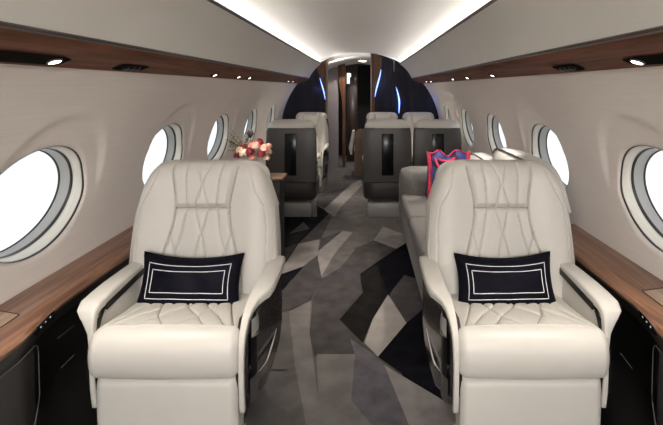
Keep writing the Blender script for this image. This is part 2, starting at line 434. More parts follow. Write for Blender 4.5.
# ------------------------------------------------------------------ aft bulkhead and what lies beyond it
def arc_pts(x0, x1, n=24): return [(lerp(x0, x1, k / n)) for k in range(n + 1)]
def outer_z(x):
    ax = abs(x)
    if ax <= .62: return cz(x) + .012
    if ax <= .75: return lerp(1.80, 1.56, (ax - .62) / .13)
    return ZC + math.sqrt(max(0, (RW + .02) ** 2 - ax * ax))
def panel(name, left, right, y0, y1, mat, zb=0, lab=None):
    """wall piece between two x(z) curves, closed on top by the cabin outline"""
    mb = MB(); nz, nx = 36, 14; front = []; back = []
    for i in range(nz + 1):
        rf = []; rb = []
        for j in range(nx + 1):
            # iterate for top
            t = i / nz; s_ = j / nx
            zt = 1.5
            for _ in range(6):
                zt = outer_z(lerp(left(zt), right(zt), s_))
            z = lerp(zb, zt, t); x = lerp(left(z), right(z), s_)
            lim = wx(min(max(z, 0), 1.9)) + .02
            x = max(-lim, min(lim, x))
            rf.append((x, y0, z)); rb.append((x, y1, z))
        front.append(rf); back.append(rb)
    mb.grid(front); mb.grid(back, flip=True)
    for j in (0, nx):
        mb.grid([[front[i][j], back[i][j]] for i in range(nz + 1)], flip=(j == 0))
    mb.grid([front[nz], back[nz]], flip=False)
    return struct(mb.build(name, mat, angle=30))
def bulge(z, zc, h, a): return a * max(0, 1 - ((z - zc) / h) ** 2)
# left: dark panel, walnut post with a hollowed outer edge
postL = lambda z: -.640 + .125 * sm((1.78 - z) / .55) * 1.0
panel('wall_aft_1', lambda z: -1.19, lambda z: postL(z) + .02, AFT + .03, AFT + .07, 'bulkhead')
panel('wall_aft_2', postL, lambda z: -.498, AFT - .01, AFT + .08, 'wood_post')
panel('wall_aft_3', lambda z: -.500, lambda z: -.484, AFT - .02, AFT + .10, 'wood_tan')
# right: post, inner dark leaf, outer dark leaf that overlaps with a lit gap
postR = lambda z: .315 - .105 * sm((1.80 - z) / .55)
leafR = lambda z: .50 + .075 * sm((1.62 - z) / .45)
panel('wall_aft_4', lambda z: .150, lambda z: .165, AFT - .02, AFT + .10, 'wood_tan')
panel('wall_aft_5', lambda z: .163, postR, AFT - .01, AFT + .08, 'wood_post')
panel('wall_aft_6', lambda z: postR(z) - .02, lambda z: leafR(z) - .008, AFT + .05, AFT + .09, 'bulkhead')
panel('wall_aft_7', lambda z: leafR(z), lambda z: 1.19, AFT + .02, AFT + .05, 'bulkhead')
# blue light slits along the curved edges
def slit(xf, z0, z1, w, y, sgn=1):
    mb = MB(); rows = []
    for k in range(21):
        t = k / 20; z = lerp(z0, z1, t); ww = w * math.sin(PI * t) ** .7
        x = xf(z); rows.append([(x, y, z), (x + sgn * ww, y, z), (x + sgn * ww, y + .012, z), (x, y + .012, z)])
    mb.grid(rows, closed_u=True)
    return mb
for nm, mb in (('left', slit(lambda z: postL(z) - .001, 1.22, 1.56, .016, AFT + .012, -1)),
               ('right', slit(lambda z: postR(z) + .001, 1.26, 1.68, .018, AFT + .012)),
               ('far', slit(lambda z: leafR(z) - .012, 1.02, 1.42, .018, AFT + .012))):
    o = mb.build('blue_light_strip', 'led_blue')
    tag(o, {'left': 'blue glowing light slit along the walnut post left of the aft doorway',
            'right': 'blue glowing light slit along the walnut post right of the aft doorway',
            'far': 'blue glowing light slit in the dark bulkhead above the two rear right seats'}[nm], 'light strip', 'blue light slits in the aft bulkhead')
for x, y, z, e in ((-.62, AFT - .02, 1.38, .25), (.29, AFT - .02, 1.45, .3), (.56, AFT - .02, 1.22, .3), (-.98, AFT - .14, 1.20, .15), (1.0, AFT - .14, 1.2, .4)):
    l = bpy.data.lights.new('blue_glow', 'POINT'); l.energy = e * BLUE; l.color = (.2, .35, 1); l.shadow_soft_size = .02
    o = bpy.data.objects.new('blue_glow', l); COL.objects.link(o); o.location = (x, y, z)

# white vaulted ceiling of the vestibule behind the opening
mb = MB(); rows = []
def vz(x): return 1.872 - .17 * (abs(x + .02) / .60) ** 2.2
for y, dz in ((AFT + .10, .075), (AFT + .10, .0), (AFT + .5, -.01), (8.3, -.01)):
    rows.append([(x, y, vz(x) + dz) for x in arc_pts(-.62, .62, 30)])
mb.grid(rows, flip=True); struct(mb.build('ceiling_vestibule', 'ceiling'))
# grey side wall, curved walnut edge and dark doorway beyond
def flat(name, pts, y0, y1, mat):
    mb = MB(); mb.prism(pts, 'y', y0, y1); return struct(mb.build(name, mat, smooth=False))
Yg = 7.6
flat('wall_vestibule_left', [(-1.1, 0), (-.40, 0), (-.40, 1.78), (-.52, 1.75), (-1.1, 1.5)], Yg, Yg + .06, 'grey_wall')
pts = [(-.41, 0), (-.275, 0), (-.275, 1.84), (-.41, 1.80)]
cur = [(-.410 + .085 * sm((1.75 - z) / .75), z) for z in [lerp(1.80, 0, k / 20) for k in range(21)]]
flat('trim_vestibule', [(-.275, 0), (-.275, 1.84)] + cur, Yg - .02, Yg + .05, 'wood_post')
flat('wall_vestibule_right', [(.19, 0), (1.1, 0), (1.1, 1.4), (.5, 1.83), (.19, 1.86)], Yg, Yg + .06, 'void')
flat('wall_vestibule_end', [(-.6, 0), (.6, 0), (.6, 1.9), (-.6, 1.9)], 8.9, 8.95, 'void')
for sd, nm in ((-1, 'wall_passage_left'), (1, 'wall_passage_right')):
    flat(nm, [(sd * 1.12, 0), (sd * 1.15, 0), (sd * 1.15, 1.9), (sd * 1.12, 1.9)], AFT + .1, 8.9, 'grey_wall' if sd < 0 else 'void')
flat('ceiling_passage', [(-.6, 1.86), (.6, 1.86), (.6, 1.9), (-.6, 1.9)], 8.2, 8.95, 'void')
d = thing('door_1', None, None, (-.26, 8.1, 0)); struct(d)
mb = MB(); mb.box((.09, 0, .92), (.20, .04, 1.80), bev=.01); mb.build('door_leaf', 'dark_door', d)
mb = MB(); mb.box((.02, -.025, 1.58), (.055, .006, .20), bev=.02); mb.box((.045, -.025, 1.64), (.05, .006, .07), bev=.02); mb.build('painted_glint', emis('glint_glow', (.75, .8, .8), .35), d)  # glint on the dark door, painted as faintly glowing patches
lm = thing('ceiling_lamp', 'small round ceiling lamp in the vestibule beyond the aft doorway', 'lamp', (.03, 7.3, 1.855))
mb = MB(); mb.lathe([(.07, 0), (.075, -.004), (.06, -.008), (.055, -.006)], (0, 0, 0)); mb.build('lamp_ring', 'steel', lm)
mb = MB(); mb.lathe([(.056, -.006), (.03, -.0065), (.001, -.0065)], (0, 0, 0)); mb.build('lamp_lens', 'lamp', lm)
l = bpy.data.lights.new('vestibule_light', 'SPOT'); l.energy = 14; l.spot_size = 2.3; l.color = (1, .9, .8); l.shadow_soft_size = .05
o = bpy.data.objects.new('vestibule_light', l); COL.objects.link(o); o.location = (.03, 7.3, 1.83)
area('header_light', (-.35, AFT + .16, 1.70), (0, math.radians(200), 0), .05, .1, .5)

# tan wood-sided crew chair standing beyond the doorway
ch = thing('crew_chair', 'tan wood-sided chair with white cushion standing beyond the aft doorway', 'chair', (.04, 6.95, 0))
mb = MB(); pr = [(-.14, 0), (-.14, .62), (-.12, .70), (-.06, .745), (.14, .75), (.14, 0)]
mb.prism(pr, 'y', -.12, -.08); mb.build('side_panel', 'wood_tan', ch, smooth=False)
mb = MB(); mb.lathe([(.001, .02), (.03, .02), (.034, .012), (.034, 0)], (0, 0, 0), 20)
k_ = mb.build('round_knob', 'gunmetal', ch); k_.location = (-.02, -.12, .56); k_.rotation_euler = (math.radians(90), 0, 0)
mb = MB(); mb.box((.0, .12, .42), (.30, .36, .14), bev=.04); mb.build('seat', 'white_fabric', ch)
mb = MB(); mb.loft([((-.155, -.04, .72), (1, 0, 0), (0, 1, 0), .02, .05), ((-.17, -.04, .60), (1, 0, 0), (0, 1, 0), .03, .07), ((-.20, -.03, .45), (1, 0, 0), (0, 1, 0), .035, .08), ((-.19, -.03, .34), (1, 0, 0), (0, 1, 0), .02, .06)]); mb.build('draped_cloth', 'white_fabric', ch)

# closed front end of the cabin, behind the viewpoint
mb = MB(); pts = [(wx(z), z) for z in [lerp(0, 1.49, k / 12) for k in range(13)]] + [(.75, 1.56), (.58, 1.77), (.3, 1.90), (0, 1.93)]
mb.prism(pts + [(-x, z) for x, z in pts[::-1][1:]], 'y', FORE - .05, FORE)
struct(mb.build('wall_fore', 'wall', smooth=False))
# added fill light with a made-up ceiling panel, unseen behind the viewpoint
fl_ = thing('ceiling_lamp', 'large flat ceiling panel added behind the viewpoint for fill light', 'lamp', (0, -1.4, 1.885))
mb = MB(); mb.box((0, 0, 0), (.95, 1.3, .02), bev=.004); mb.build('fill_panel', 'panel', fl_)
area('added_fill_light', (0, -1.4, 1.868), (R0(22), 0, 0), .9, 1.25, FILL, (1, .985, .965))
# ------------------------------------------------------------------ seats
def seat(name, label, group, loc, rz=0, mir=False, sx=1., hi=True, shell_hw=.33, head=None):
    """origin on the floor under the front edge; faces -y; the outboard side is -x (mir flips it)"""
    root = thing(name, label, 'seat', loc, rz, group); BO = .020 if hi else 0
    X = lambda p: p
    def B(mb, nm, mat, parent=root, **k): return mb.build(nm, mat, parent, mirror=mir, **k)
    Zt, hw0, hw1 = 1.054, .342, .318
    # --- backrest
    def cw(z):       # half width of the centre channel
        if z > .852: return .125 + .028 * sm((z - .852) / .2)
        return .125 + .075 * sm((.852 - z) / .36)
    head_l = [[(-.085, 1.06), (-.075, .96), (-.068, .852)], [(.085, 1.06), (.075, .96), (.068, .852)],
              [(-.036, 1.06), (-.012, .99), (.010, .93), (.034, .852)], [(.036, 1.06), (.012, .99), (-.010, .93), (-.034, .852)]]
    low_l = []
    for s_ in (-1, 1):
        low_l += [[(s_ * .070, .852), (s_ * .088, .745), (s_ * .118, .645), (s_ * .13, .5)],
                  [(s_ * .030, .852), (s_ * .012, .775), (-s_ * .008, .72), (-s_ * .030, .62), (-s_ * .045, .5)],
                  [(s_ * .148, .755), (s_ * .112, .655), (s_ * .06, .5)]]
    wing_l = [[(-.215, 1.02), (-.245, .93), (-.285, .86), (-.300, .76), (-.298, .5)], [(.215, 1.02), (.24, .93), (.285, .86), (.300, .76), (.298, .5)]]
    NX, NZ = (210, 200) if hi else (56, 44)
    zb = .44
    rows = []
    cwid = .0032 if hi else .007
    def bdepth(x, z, a, hw, zt):
        y = .365 + (z - .48) * .15
        e = (1 - a) * hw                                   # distance from side edge
        et = (zt - z)                                       # distance from top edge
        R = .075
        for d in (e, et):
            if d < R: y += R * (1 - math.sqrt(max(0, 1 - ((R - d) / R) ** 2))) * .85
        c = cw(z); ax = abs(x)
        y -= .020 * math.exp(-((ax - .235) / .075) ** 2) * (1 - .4 * sm((z - .9) / .15))          # bolster swell
        if ax < c:
            u = ax / c
            if z > .852: y -= .024 * sm((1 - u) / .16) * sm((z - .852) / .03) * (1 - .3 * u * u)
            else: y -= .010 * sm((1 - u) / .12) * sm((.852 - z) / .02)
        if z < Zt - .02:
            y += .014 * math.exp(-((ax - c) / (cwid * 1.0)) ** 2)
        if ax < c: y += .013 * math.exp(-((z - .852) / (cwid * .95)) ** 2)
        if hi:
            ls = head_l if z > .852 else low_l
            if ax < c - .002:
                d = min(seg_dist(x, z, l_) for l_ in ls)
                y += .0085 * math.exp(-(d / cwid) ** 2) - .0022 * min(1, d / .02)
            else:
                d = min(seg_dist(x, z, l_) for l_ in wing_l)
                y += .0045 * math.exp(-(d / cwid) ** 2)
        return y
    def bsurf(x, z, off):
        hw = lerp(hw0, hw1, sm((z - .6) / .45)) * (1 - .04 * sm((.6 - z) / .2)); a = abs(x) / hw
        return (x * sx * .985 - BO, bdepth(x, z, a, hw, Zt - .215 * a ** 8) - off, z)
    for j in range(NZ + 1):
        t = j / NZ; row = []
        for i in range(NX + 1):
            s_ = -1 + 2 * i / NX; a = abs(s_)
            zt = Zt - .215 * a ** 8
            z = lerp(zb, zt, t)
            hw = lerp(hw0, hw1, sm((z - .6) / .45))
            hw *= 1 - .04 * sm((.6 - z) / .2)
            x = s_ * hw
            y = bdepth(x, z, a, hw, zt)
            row.append((x * sx * .985 - BO, y, z))
        rows.append(row)
    mb = MB(); mb.grid(rows)
    # leather edge running round to the shell
    per = [r_[0] for r_ in rows] + rows[-1][1:] + [r_[-1] for r_ in rows[::-1]][1:]
    def back_pt(p, k, yy):
        cx_, cz_ = 0, .75
        return ((p[0] + BO) * k - BO, yy, cz_ + (p[2] - cz_) * (k if p[2] > cz_ else 1))
    y2 = .56
    mb.grid([per, [back_pt(p, 1.004, lerp(p[1], y2, .5)) for p in per], [back_pt(p, .985, y2) for p in per]], flip=True)
    if hi:
        def dens(l_, n=10): return [(lerp(p[0], q[0], k / n), lerp(p[1], q[1], k / n)) for p, q in zip(l_, l_[1:]) for k in range(n)] + [l_[-1]]
        for l_ in head_l + low_l:
            P_ = [bsurf(x, z, .0002) for x, z in dens(l_) if z < Zt - .03]
            mb.tube(P_, .0011, 5, mi=1)
        for l_ in wing_l: mb.tube([bsurf(x, z, 0) for x, z in dens(l_)], .0009, 5, mi=1)
        for s_ in (-1, 1): mb.tube([bsurf(s_ * cw(z), z, .0) for z in [lerp(.48, Zt - .03, k / 60) for k in range(61)]], .0017, 5, mi=2)
        mb.tube([bsurf(lerp(-.124, .124, k / 40), .852, .0) for k in range(41)], .0017, 5, mi=2)
    B(mb, 'backrest', ['leather', 'quilt_thread', 'seam_dark'], angle=70)
    # piping seam down the side of the backrest
    for i in (2 if hi else 1, NX - (2 if hi else 1)):
        mb = MB(); mb.tube([((r_[i][0] + BO) * 1.003 - BO, r_[i][1] - .0005, r_[i][2]) for r_ in rows[::3]][:-2], .0028, 6)
        B(mb, 'piping', 'leather_seam')
    # --- back shell
    sh = shell_hw
    def shell_ring(z, w, d0, d1, n=28, ex=6):
        ring = []
        for k in range(n):
            a = 2 * PI * k / n; ca, sa = math.cos(a), math.sin(a)
            q = (abs(ca) ** ex + abs(sa) ** ex) ** (-1 / ex)
            ring.append((w * ca * q - BO, (d0 + d1) / 2 + (d1 - d0) / 2 * sa * q, z))
        return ring
    mb = MB(); prof = [(.37, 1.0, .60), (.38, 1.0, .615), (.6, 1.0, .625), (.8, .99, .618), (.9, .975, .610), (.95, .945, .606), (.966, .93, .60), (.968, .89, .59)]
    mb.grid([shell_ring(z, sh * k_, .50, d) for z, k_, d in prof], closed_u=True)
    o_ = len(mb.v); mb.f.append(tuple(range(o_ - 28, o_))); mb.mi.append(0)
    bs = B(mb, 'back_shell', 'shell')
    mb = MB(); mb.grid([shell_ring(z, sh * k_, .49, d, ex=4) for z, k_, d in [(.962, .88, .575), (.964, .935, .602), (.985, .925, .604), (1.005, .90, .600), (1.025, .85, .585), (1.043, .77, .565), (1.052, .66, .54)]], closed_u=True)
    o_ = len(mb.v); mb.f.append(tuple(range(o_ - 28, o_))); mb.mi.append(0)
    B(mb, 'shell_cap', 'leather')
    mb = MB(); mb.grid([shell_ring(z, sh * k_, .12, d) for z, k_, d in [(.175, .86, .54), (.18, .95, .575), (.20, .985, .595), (.25, 1.0, .605), (.366, 1.0, .612), (.370, .99, .61)]], closed_u=True)
    o_ = len(mb.v); mb.f.append(tuple(reversed(range(0, 28)))); mb.mi.append(0)
    mb.f.append(tuple(range(o_ - 28, o_))); mb.mi.append(0)
    B(mb, 'lower_shell', 'shell_low')
    mb = MB(); mb.box((0, .622, .68), (.128, .016, .45), bev=.03)
    B(mb, 'inset_panel', 'gloss_black')
    # --- seat cushion with rolled front
    prof = [(.42, .47), (.37, .487), (.28, .497), (.18, .507), (.10, .517), (.045, .525), (.02, .524), (.0, .516), (-.018, .500), (-.030, .475), (-.034, .445), (-.032, .415), (-.026, .390), (-.014, .370), (.004, .360), (.03, .357), (.12, .357)]
    # resample
    def resample(P_, n):
        Q = []
        for i in range(len(P_) - 1):
            p0, p1, p2, p3 = P_[max(i - 1, 0)], P_[i], P_[i + 1], P_[min(i + 2, len(P_) - 1)]
            for q in range(8):
                t = q / 8; Q.append(tuple(.5 * (2 * b_ + (c - a) * t + (2 * a - 5 * b_ + 4 * c - d) * t * t + (3 * b_ - a - 3 * c + d) * t ** 3) for a, b_, c, d in zip(p0, p1, p2, p3)))
        P_ = Q + [P_[-1]]
        L_ = [0]
        for a, b_ in zip(P_, P_[1:]): L_.append(L_[-1] + math.dist(a, b_))
        out = []
        for k in range(n + 1):
            d = L_[-1] * k / n; i = 0
            while i < len(P_) - 2 and L_[i + 1] < d: i += 1
            t = (d - L_[i]) / (L_[i + 1] - L_[i]); out.append(tuple(lerp(p, q, t) for p, q in zip(P_[i], P_[i + 1])))
        return out
    NP, NC = (230, 170) if hi else (36, 36)
    pr = resample(prof, NP)
    cush = [[(-.235, .045), (-.20, .14), (-.165, .25), (-.16, .40)], [(.235, .045), (.20, .14), (.165, .25), (.16, .40)]]
    for s_ in (-1, 1):
        cush += [[(s_ * .03, .045), (s_ * .085, .13), (s_ * .115, .23), (s_ * .11, .4)],
                 [(s_ * .12, .045), (s_ * .075, .12), (s_ * .0, .21), (-s_ * .05, .32), (-s_ * .06, .4)],
                 [(s_ * .20, .045), (s_ * .15, .13), (s_ * .075, .22), (s_ * .03, .4)]]
    rows = []
    for j, (py, pz) in enumerate(pr):
        row = []
        a_, b_ = pr[max(j - 1, 0)], pr[min(j + 1, NP)]
        ty, tz = b_[0] - a_[0], b_[1] - a_[1]; L_ = math.hypot(ty, tz); ny, nz = tz / L_, -ty / L_
        for i in range(NC + 1):
            s_ = -1 + 2 * i / NC; hw = lerp(.262, .270, sm((.2 - py) / .2))
            e = (1 - abs(s_)) * hw; R = .035; dd = 0
            if e < R: dd = R * (1 - math.sqrt(max(0, 1 - ((R - e) / R) ** 2)))
            x = s_ * hw; puff = .006 * (1 - s_ * s_)
            if hi and pz > .45 and py > .03 and nz > 0:
                d = min(seg_dist(x, py, l_) for l_ in cush)
                dd += .010 * math.exp(-(d / .0036) ** 2) - .003 * min(1, d / .02) * sm((.23 - abs(x)) / .03)
                dd += .004 * math.exp(-((py - .045) / .006) ** 2) * 0.4
            k = -dd + puff
            row.append((x * sx, py + ny * k, pz + nz * k))
        rows.append(row)
    mb = MB(); mb.grid(rows, flip=True)
    if hi:
        def csurf(x, y):
            for p, q in zip(pr, pr[1:]):
                if q[0] <= y <= p[0] and p[1] > .45: return (x * sx, y, lerp(q[1], p[1], (y - q[0]) / (p[0] - q[0])) + .006 * (1 - (x / .265) ** 2) - .0065)
            return (x * sx, y, .5)
        for l_ in cush:
            mb.tube([csurf(lerp(p[0], q[0], k / 10), lerp(p[1], q[1], k / 10)) for p, q in zip(l_, l_[1:]) for k in range(10)], .0012, 5, mi=1)
    # cheeks
    for i, fl in ((0, False), (NC, True)):
        mb.grid([[r_[i], (r_[i][0], max(r_[i][1], .05), min(max(r_[i][2], .40), .44))] for r_ in rows], flip=fl)
    B(mb, 'seat_cushion', ['leather', 'quilt_thread'], angle=75)
    # --- leg rest
    mb = MB(); rows = []
    N2 = 40
    pf = [(.06, .352), (.02, .350), (.003, .342), (-.004, .325), (-.004, .25), (.002, .17), (.008, .12), (.018, .102), (.04, .095), (.10, .095)]
    pf = resample(pf, 40)
    for j, (py, pz) in enumerate(pf):
        row = []
        for i in range(N2 + 1):
            s_ = -1 + 2 * i / N2; e = (1 - abs(s_)) * .255; R = .03
            dd = R * (1 - math.sqrt(max(0, 1 - ((R - e) / R) ** 2))) if e < R else 0
            row.append((s_ * .257 * sx, py + dd, pz))
        rows.append(row)
    mb.grid(rows, flip=True)
    for i, fl in ((0, False), (N2, True)):
        mb.grid([[r_[i], (r_[i][0], .10, r_[i][2])] for r_ in rows], flip=fl)
    B(mb, 'leg_rest', 'leather', angle=70)
    # --- arms: padded cap that turns down at the front into a slim rim
    for s_, nm in ((-1, 'outboard'), (1, 'aisle')):
        Xr, Yr, Zr = Vector((1, 0, 0)), Vector((0, 1, 0)), Vector((0, 0, 1))
        if s_ < 0:
            path = [  # y, z, x centre, half width, half thickness, direction angle (0 = running forward, 90 = running down)
                (.46, .598, .294, .030, .020, 0), (.40, .600, .296, .033, .021, 0), (.30, .600, .299, .036, .021, 0), (.20, .598, .301, .038, .022, 1),
                (.12, .593, .303, .040, .021, 4), (.062, .587, .303, .040, .020, 12), (.036, .574, .299, .036, .019, 38), (.027, .554, .288, .025, .016, 66),
                (.023, .532, .280, .017, .015, 80), (.021, .508, .274, .011, .014, 88), (.021, .46, .271, .009, .013, 90), (.022, .38, .270, .009, .013, 90), (.026, .30, .269, .009, .013, 92), (.036, .235, .268, .009, .013, 96)]
        else:
            path = [
                (.46, .598, .315, .036, .021, 0), (.40, .600, .316, .038, .022, 0), (.30, .598, .316, .040, .022, 2), (.20, .592, .315, .040, .021, 5),
                (.155, .588, .311, .037, .019, 10), (.125, .583, .300, .029, .017, 16), (.100, .576, .291, .022, .016, 24), (.070, .563, .285, .017, .015, 36), (.040, .543, .281, .014, .014, 48), (.015, .512, .279, .012, .013, 66),
                (.002, .468, .278, .011, .012, 84), (-.002, .40, .277, .010, .012, 90), (.002, .33, .277, .010, .012, 92), (.012, .26, .276, .010, .012, 98), (.026, .225, .275, .010, .012, 110)]
        pth = []
        for k in range(len(path) - 1):      # smooth subdivision
            for q in range(3 if hi else 1):
                t = q / (3 if hi else 1); pth.append([lerp(a, b_, t) for a, b_ in zip(path[k], path[k + 1])])
        pth.append(list(path[-1]))
        mb = MB(); secs = []
        for y, z, x, w, h, an in pth:
            a = math.radians(an)
            up = Zr * math.cos(a) - Yr * math.sin(a)
            secs.append((Vector((s_ * x * sx, y, z)), Xr, up, w * sx, h))
        mb.loft(secs, n=36 if hi else 14, ex=4.5)
        arm = B(mb, 'armrest', 'leather', angle=60)
        # seam line along the top front edge
        if hi:
            mb = MB(); pts = []
            for y, z, x, w, h, an in [q for q in pth if 8 < q[5] < 70]:
                a = math.radians(an); up = Zr * math.cos(a) - Yr * math.sin(a)
                pts.append(Vector((s_ * (x + w * .86) * sx, y, z)) + up * (h * .90))
            mb.tube(pts, .0012, 5); B(mb, 'seam', 'leather_seam', arm)
        # inner leather wall of the arm
        mb = MB(); rows = []
        for k in range(9):
            y = lerp(.46, .032, k / 8)
            zt = .575 - .030 * sm((.14 - y) / .10)
            rows.append([(s_ * x * sx, y, z) for x, z in ((.270, .36), (.262, .38), (.262, .47), (.266, .52), (.272, zt - .012), (lerp(.272, .30, sm((y - .09) / .06)), zt), (lerp(.274, .305, sm((y - .09) / .06)), .36))])
        mb.grid(rows, closed_u=True)
        mb.f.append((0, 1, 2, 3, 4, 5, 6)); mb.mi.append(0); mb.f.append(tuple(range(len(mb.v) - 1, len(mb.v) - 8, -1))); mb.mi.append(0)
        B(mb, 'arm_panel', 'leather', angle=50)
        if s_ < 0:
            # dark inlay strip set in the inner shoulder of the outboard arm
            mb = MB(); rows = []
            for k in range(13):
                t = k / 12; y = lerp(.39, .092, t); zc_ = lerp(.594, .572, t)
                rows.append([(-x * sx, y, z) for x, z in ((.266, zc_ + .010), (.2600, zc_ + .009), (.2580, zc_ - .014), (.2600, zc_ - .016), (.270, zc_ - .013))])
            mb.grid(rows, closed_u=True); mb.f.append((0, 1, 2, 3, 4)); mb.mi.append(0)
            mb.f.append(tuple(range(len(mb.v) - 1, len(mb.v) - 6, -1))); mb.mi.append(0)
            B(mb, 'inlay_strip', 'gunmetal' if 0 else 'black_leather', arm)
        # glossy side fairing under the arm
        out = .330; pr2 = [(.020, .50), (.05, .545), (.10, .565), (.46, .575), (.50, .50), (.50, .30), (.44, .235), (.30, .215), (.15, .225), (.06, .245), (.030, .27), (.018, .34)]
        mb = MB(); rings = []
        cy_, cz_ = .25, .40
        for xx, k_ in ((.285, 1.0), (out - .012, 1.0), (out - .003, .985), (out, .95)):
            rings.append([(s_ * (xx - .034 * sm((.17 - (cy_ + (y - cy_) * k_)) / .15)) * sx, cy_ + (y - cy_) * k_, cz_ + (z - cz_) * k_) for y, z in pr2])
        mb.grid(rings, closed_u=True, flip=s_ > 0)
        o_ = len(mb.v); mb.f.append(tuple(range(o_ - 12, o_))); mb.mi.append(0)
        sp = B(mb, 'side_panel', 'gloss_bronze', angle=35)
        if hi and s_ > 0:
            # controls: steel scoop, black control face, chrome arc, matt lower cap
            mb = MB(); mb.loft([((.305, .055, .53), (0, 1, 0), (0, 0, 1), .022, .006), ((.312, .055, .512), (0, 1, 0), (0, 0, 1), .034, .016), ((.314, .05, .48), (0, 1, 0), (0, 0, 1), .034, .016), ((.311, .046, .462), (0, 1, 0), (0, 0, 1), .030, .006)], ex=2.6)
            for v_i in range(len(mb.v)): pass
            mb2 = MB(); rows = []
            for k in range(15):
                t = k / 14; z = lerp(.558, .492, t); row = []
                w0 = .020 + .027 * math.sin(PI * min(1, t * 1.1) * .5)
                for q in range(13):
                    u = q / 12; row.append((.3085 + .010 * math.sin(PI * u) + .004 * u, .018 + u * 2 * w0, z + .012 * u))
                rows.append(row)
            mb2.grid(rows, flip=True); B(mb2, 'steel_scoop', 'satin_steel', sp)
            mb3 = MB(); mb3.grid([[(.306 + .012 * math.sin(PI * q / 10) + .003 * q / 10, .017 + .075 * q / 10, z + .008 * q / 10) for q in range(11)] for z in (.492, .45, .40, .345)], flip=True); B(mb3, 'control_face', 'gloss_black', sp)
            mb4 = MB()
            mb4.tube([(.312 + .010 * math.sin(PI * k / 16), .018 + .08 * k / 16, .496 - .008 * math.sin(PI * k / 16) + .006 * k / 16) for k in range(17)], .0032, 6); B(mb4, 'chrome_line', 'steel', sp)
            mb5 = MB(); mb5.grid([[(.304 + .012 * math.sin(PI * q / 10) + .004 * q / 10, .014 + .10 * q / 10, z - .01 * q / 10) for q in range(11)] for z in (.343, .32, .27, .25)], flip=True); B(mb5, 'lower_cap', 'gunmetal', sp)
            mb6 = MB()
            mb6.tube([(.330 - .034 * sm((.17 - lerp(.36, .09, t)) / .15), lerp(.36, .09, t), .335 - .02 * t - .008 * math.sin(PI * t)) for t in [k / 20 for k in range(21)]], lambda t: .001 + .006 * math.sin(PI * t) ** .6, 8); B(mb6, 'polished_trim', 'steel', sp)
    # --- pedestal
    mb = MB(); mb.box((0, .30, .13), (.40 * sx, .42, .22), bev=.02); B(mb, 'pedestal', 'shell_low')
    mb = MB(); mb.box((0, .36, .075), ((.38 if hi else .56 * sx), .50, .15), bev=.008); B(mb, 'base_plate', 'shell_low' if hi else 'base')
    return root

SL = seat('lounge_seat', 'cream quilted leather seat with navy pillow, front left of the aisle', 'large quilted seats in front', (-.635, 1.469, .0685), shell_hw=.30)
SR = seat('lounge_seat', 'cream quilted leather seat with navy pillow, front right of the aisle', 'large quilted seats in front', (.625, 1.469, .0685), mir=True, shell_hw=.30)
for o in (SL, SR):
    o.scale = (.951,) * 3
    for c in o.children:
        if c.name.startswith('base_plate'): c.scale = (1, 1, 1.48); c.location.z = -.0721
AFTW = 5.27
s1 = seat('club_seat', 'dark-backed club seat turned away, left of the aisle beside the flowers', 'club seats turned away', (-.745, AFTW, 0), PI, True, .80, False, .276)
s2 = seat('club_seat', 'dark-backed club seat turned away, right side next to the aisle', 'club seats turned away', (.306, AFTW, 0), PI, False, .77, False, .266)
s3 = copy_tree(s2); s3.location = (.852, AFTW, 0); s3['label'] = 'dark-backed club seat turned away, right side by the windows behind the blue tote'
s4 = seat('rear_seat', 'cream quilted seat facing forward by the aft bulkhead, left of the aisle', 'forward-facing seats at the aft bulkhead', (-.70, 5.64, 0), 0, False, .73, False, .245)
s5 = copy_tree(s4); s5.location = (.312, 5.64, 0); s5['label'] = 'cream quilted seat at the aft bulkhead, right side next to the aisle'
s6 = copy_tree(s4); s6.location = (.832, 5.64, 0); s6['label'] = 'cream quilted seat at the aft bulkhead, right side by the windows'

# ------------------------------------------------------------------ lumbar pillows
def pillow(label, loc, w, h, rx, ry, rz):
    root = thing('lumbar_pillow', label, 'pillow', loc, 0, 'navy lumbar pillows')
    root.rotation_euler = (rx, ry, rz)
    def surf(u, v, sgn):
        x = w / 2 * u * (1 - .065 * (1 - v * v)); z = h / 2 * v * (1 - (.24 if v > 0 else .03) * (1 - u * u)) - (.004 if v < 0 else 0) * v
        t = .052 * max(0, 1 - abs(u) ** 3.2) ** .55 * max(0, 1 - abs(v) ** 3.0) ** .6
        return (x, sgn * t + .004 * math.sin(9 * u + 3 * v) * (1 - u * u) * (1 - v * v), z)
    n = 60; mb = MB()
    us = [math.sin(PI / 2 * (-1 + 2 * i / n)) for i in range(n + 1)]
    mb.grid([[surf(u, v, -1) for u in us] for v in us]); mb.grid([[surf(u, v, 1) for u in us] for v in us], flip=True)
    body = mb.build('pillow_body', 'pillow', root, angle=80)
    mb = MB()
    per = [(-1 + 2 * k / 30, -1) for k in range(30)] + [(1, -1 + 2 * k / 20) for k in range(20)] + [(1 - 2 * k / 30, 1) for k in range(30)] + [(-1, 1 - 2 * k / 20) for k in range(20)]
    mb.tube([surf(u, v, -1) for u, v in per], .003, 6, closed=True); mb.build('edge_piping', 'pillow', root)
    for a, b_ in ((.83, .68), (.74, .44)):
        mb = MB(); P_ = []
        for (u0, v0), (u1, v1) in (((-a, -b_), (a, -b_)), ((a, -b_), (a, b_)), ((a, b_), (-a, b_)), ((-a, b_), (-a, -b_))):
            for k in range(24):
                p = Vector(surf(lerp(u0, u1, k / 24), lerp(v0, v1, k / 24), -1)); p.y -= .0006; P_.append(p)
        mb.tube(P_, .0014, 6, closed=True); mb.build('white_stitching', 'white_cord', root)
    return root
pillow('navy lumbar pillow with white border lines on the front left seat', (-.655, 1.745, .622), .412, .208, math.radians(-17), math.radians(1.0), 0)
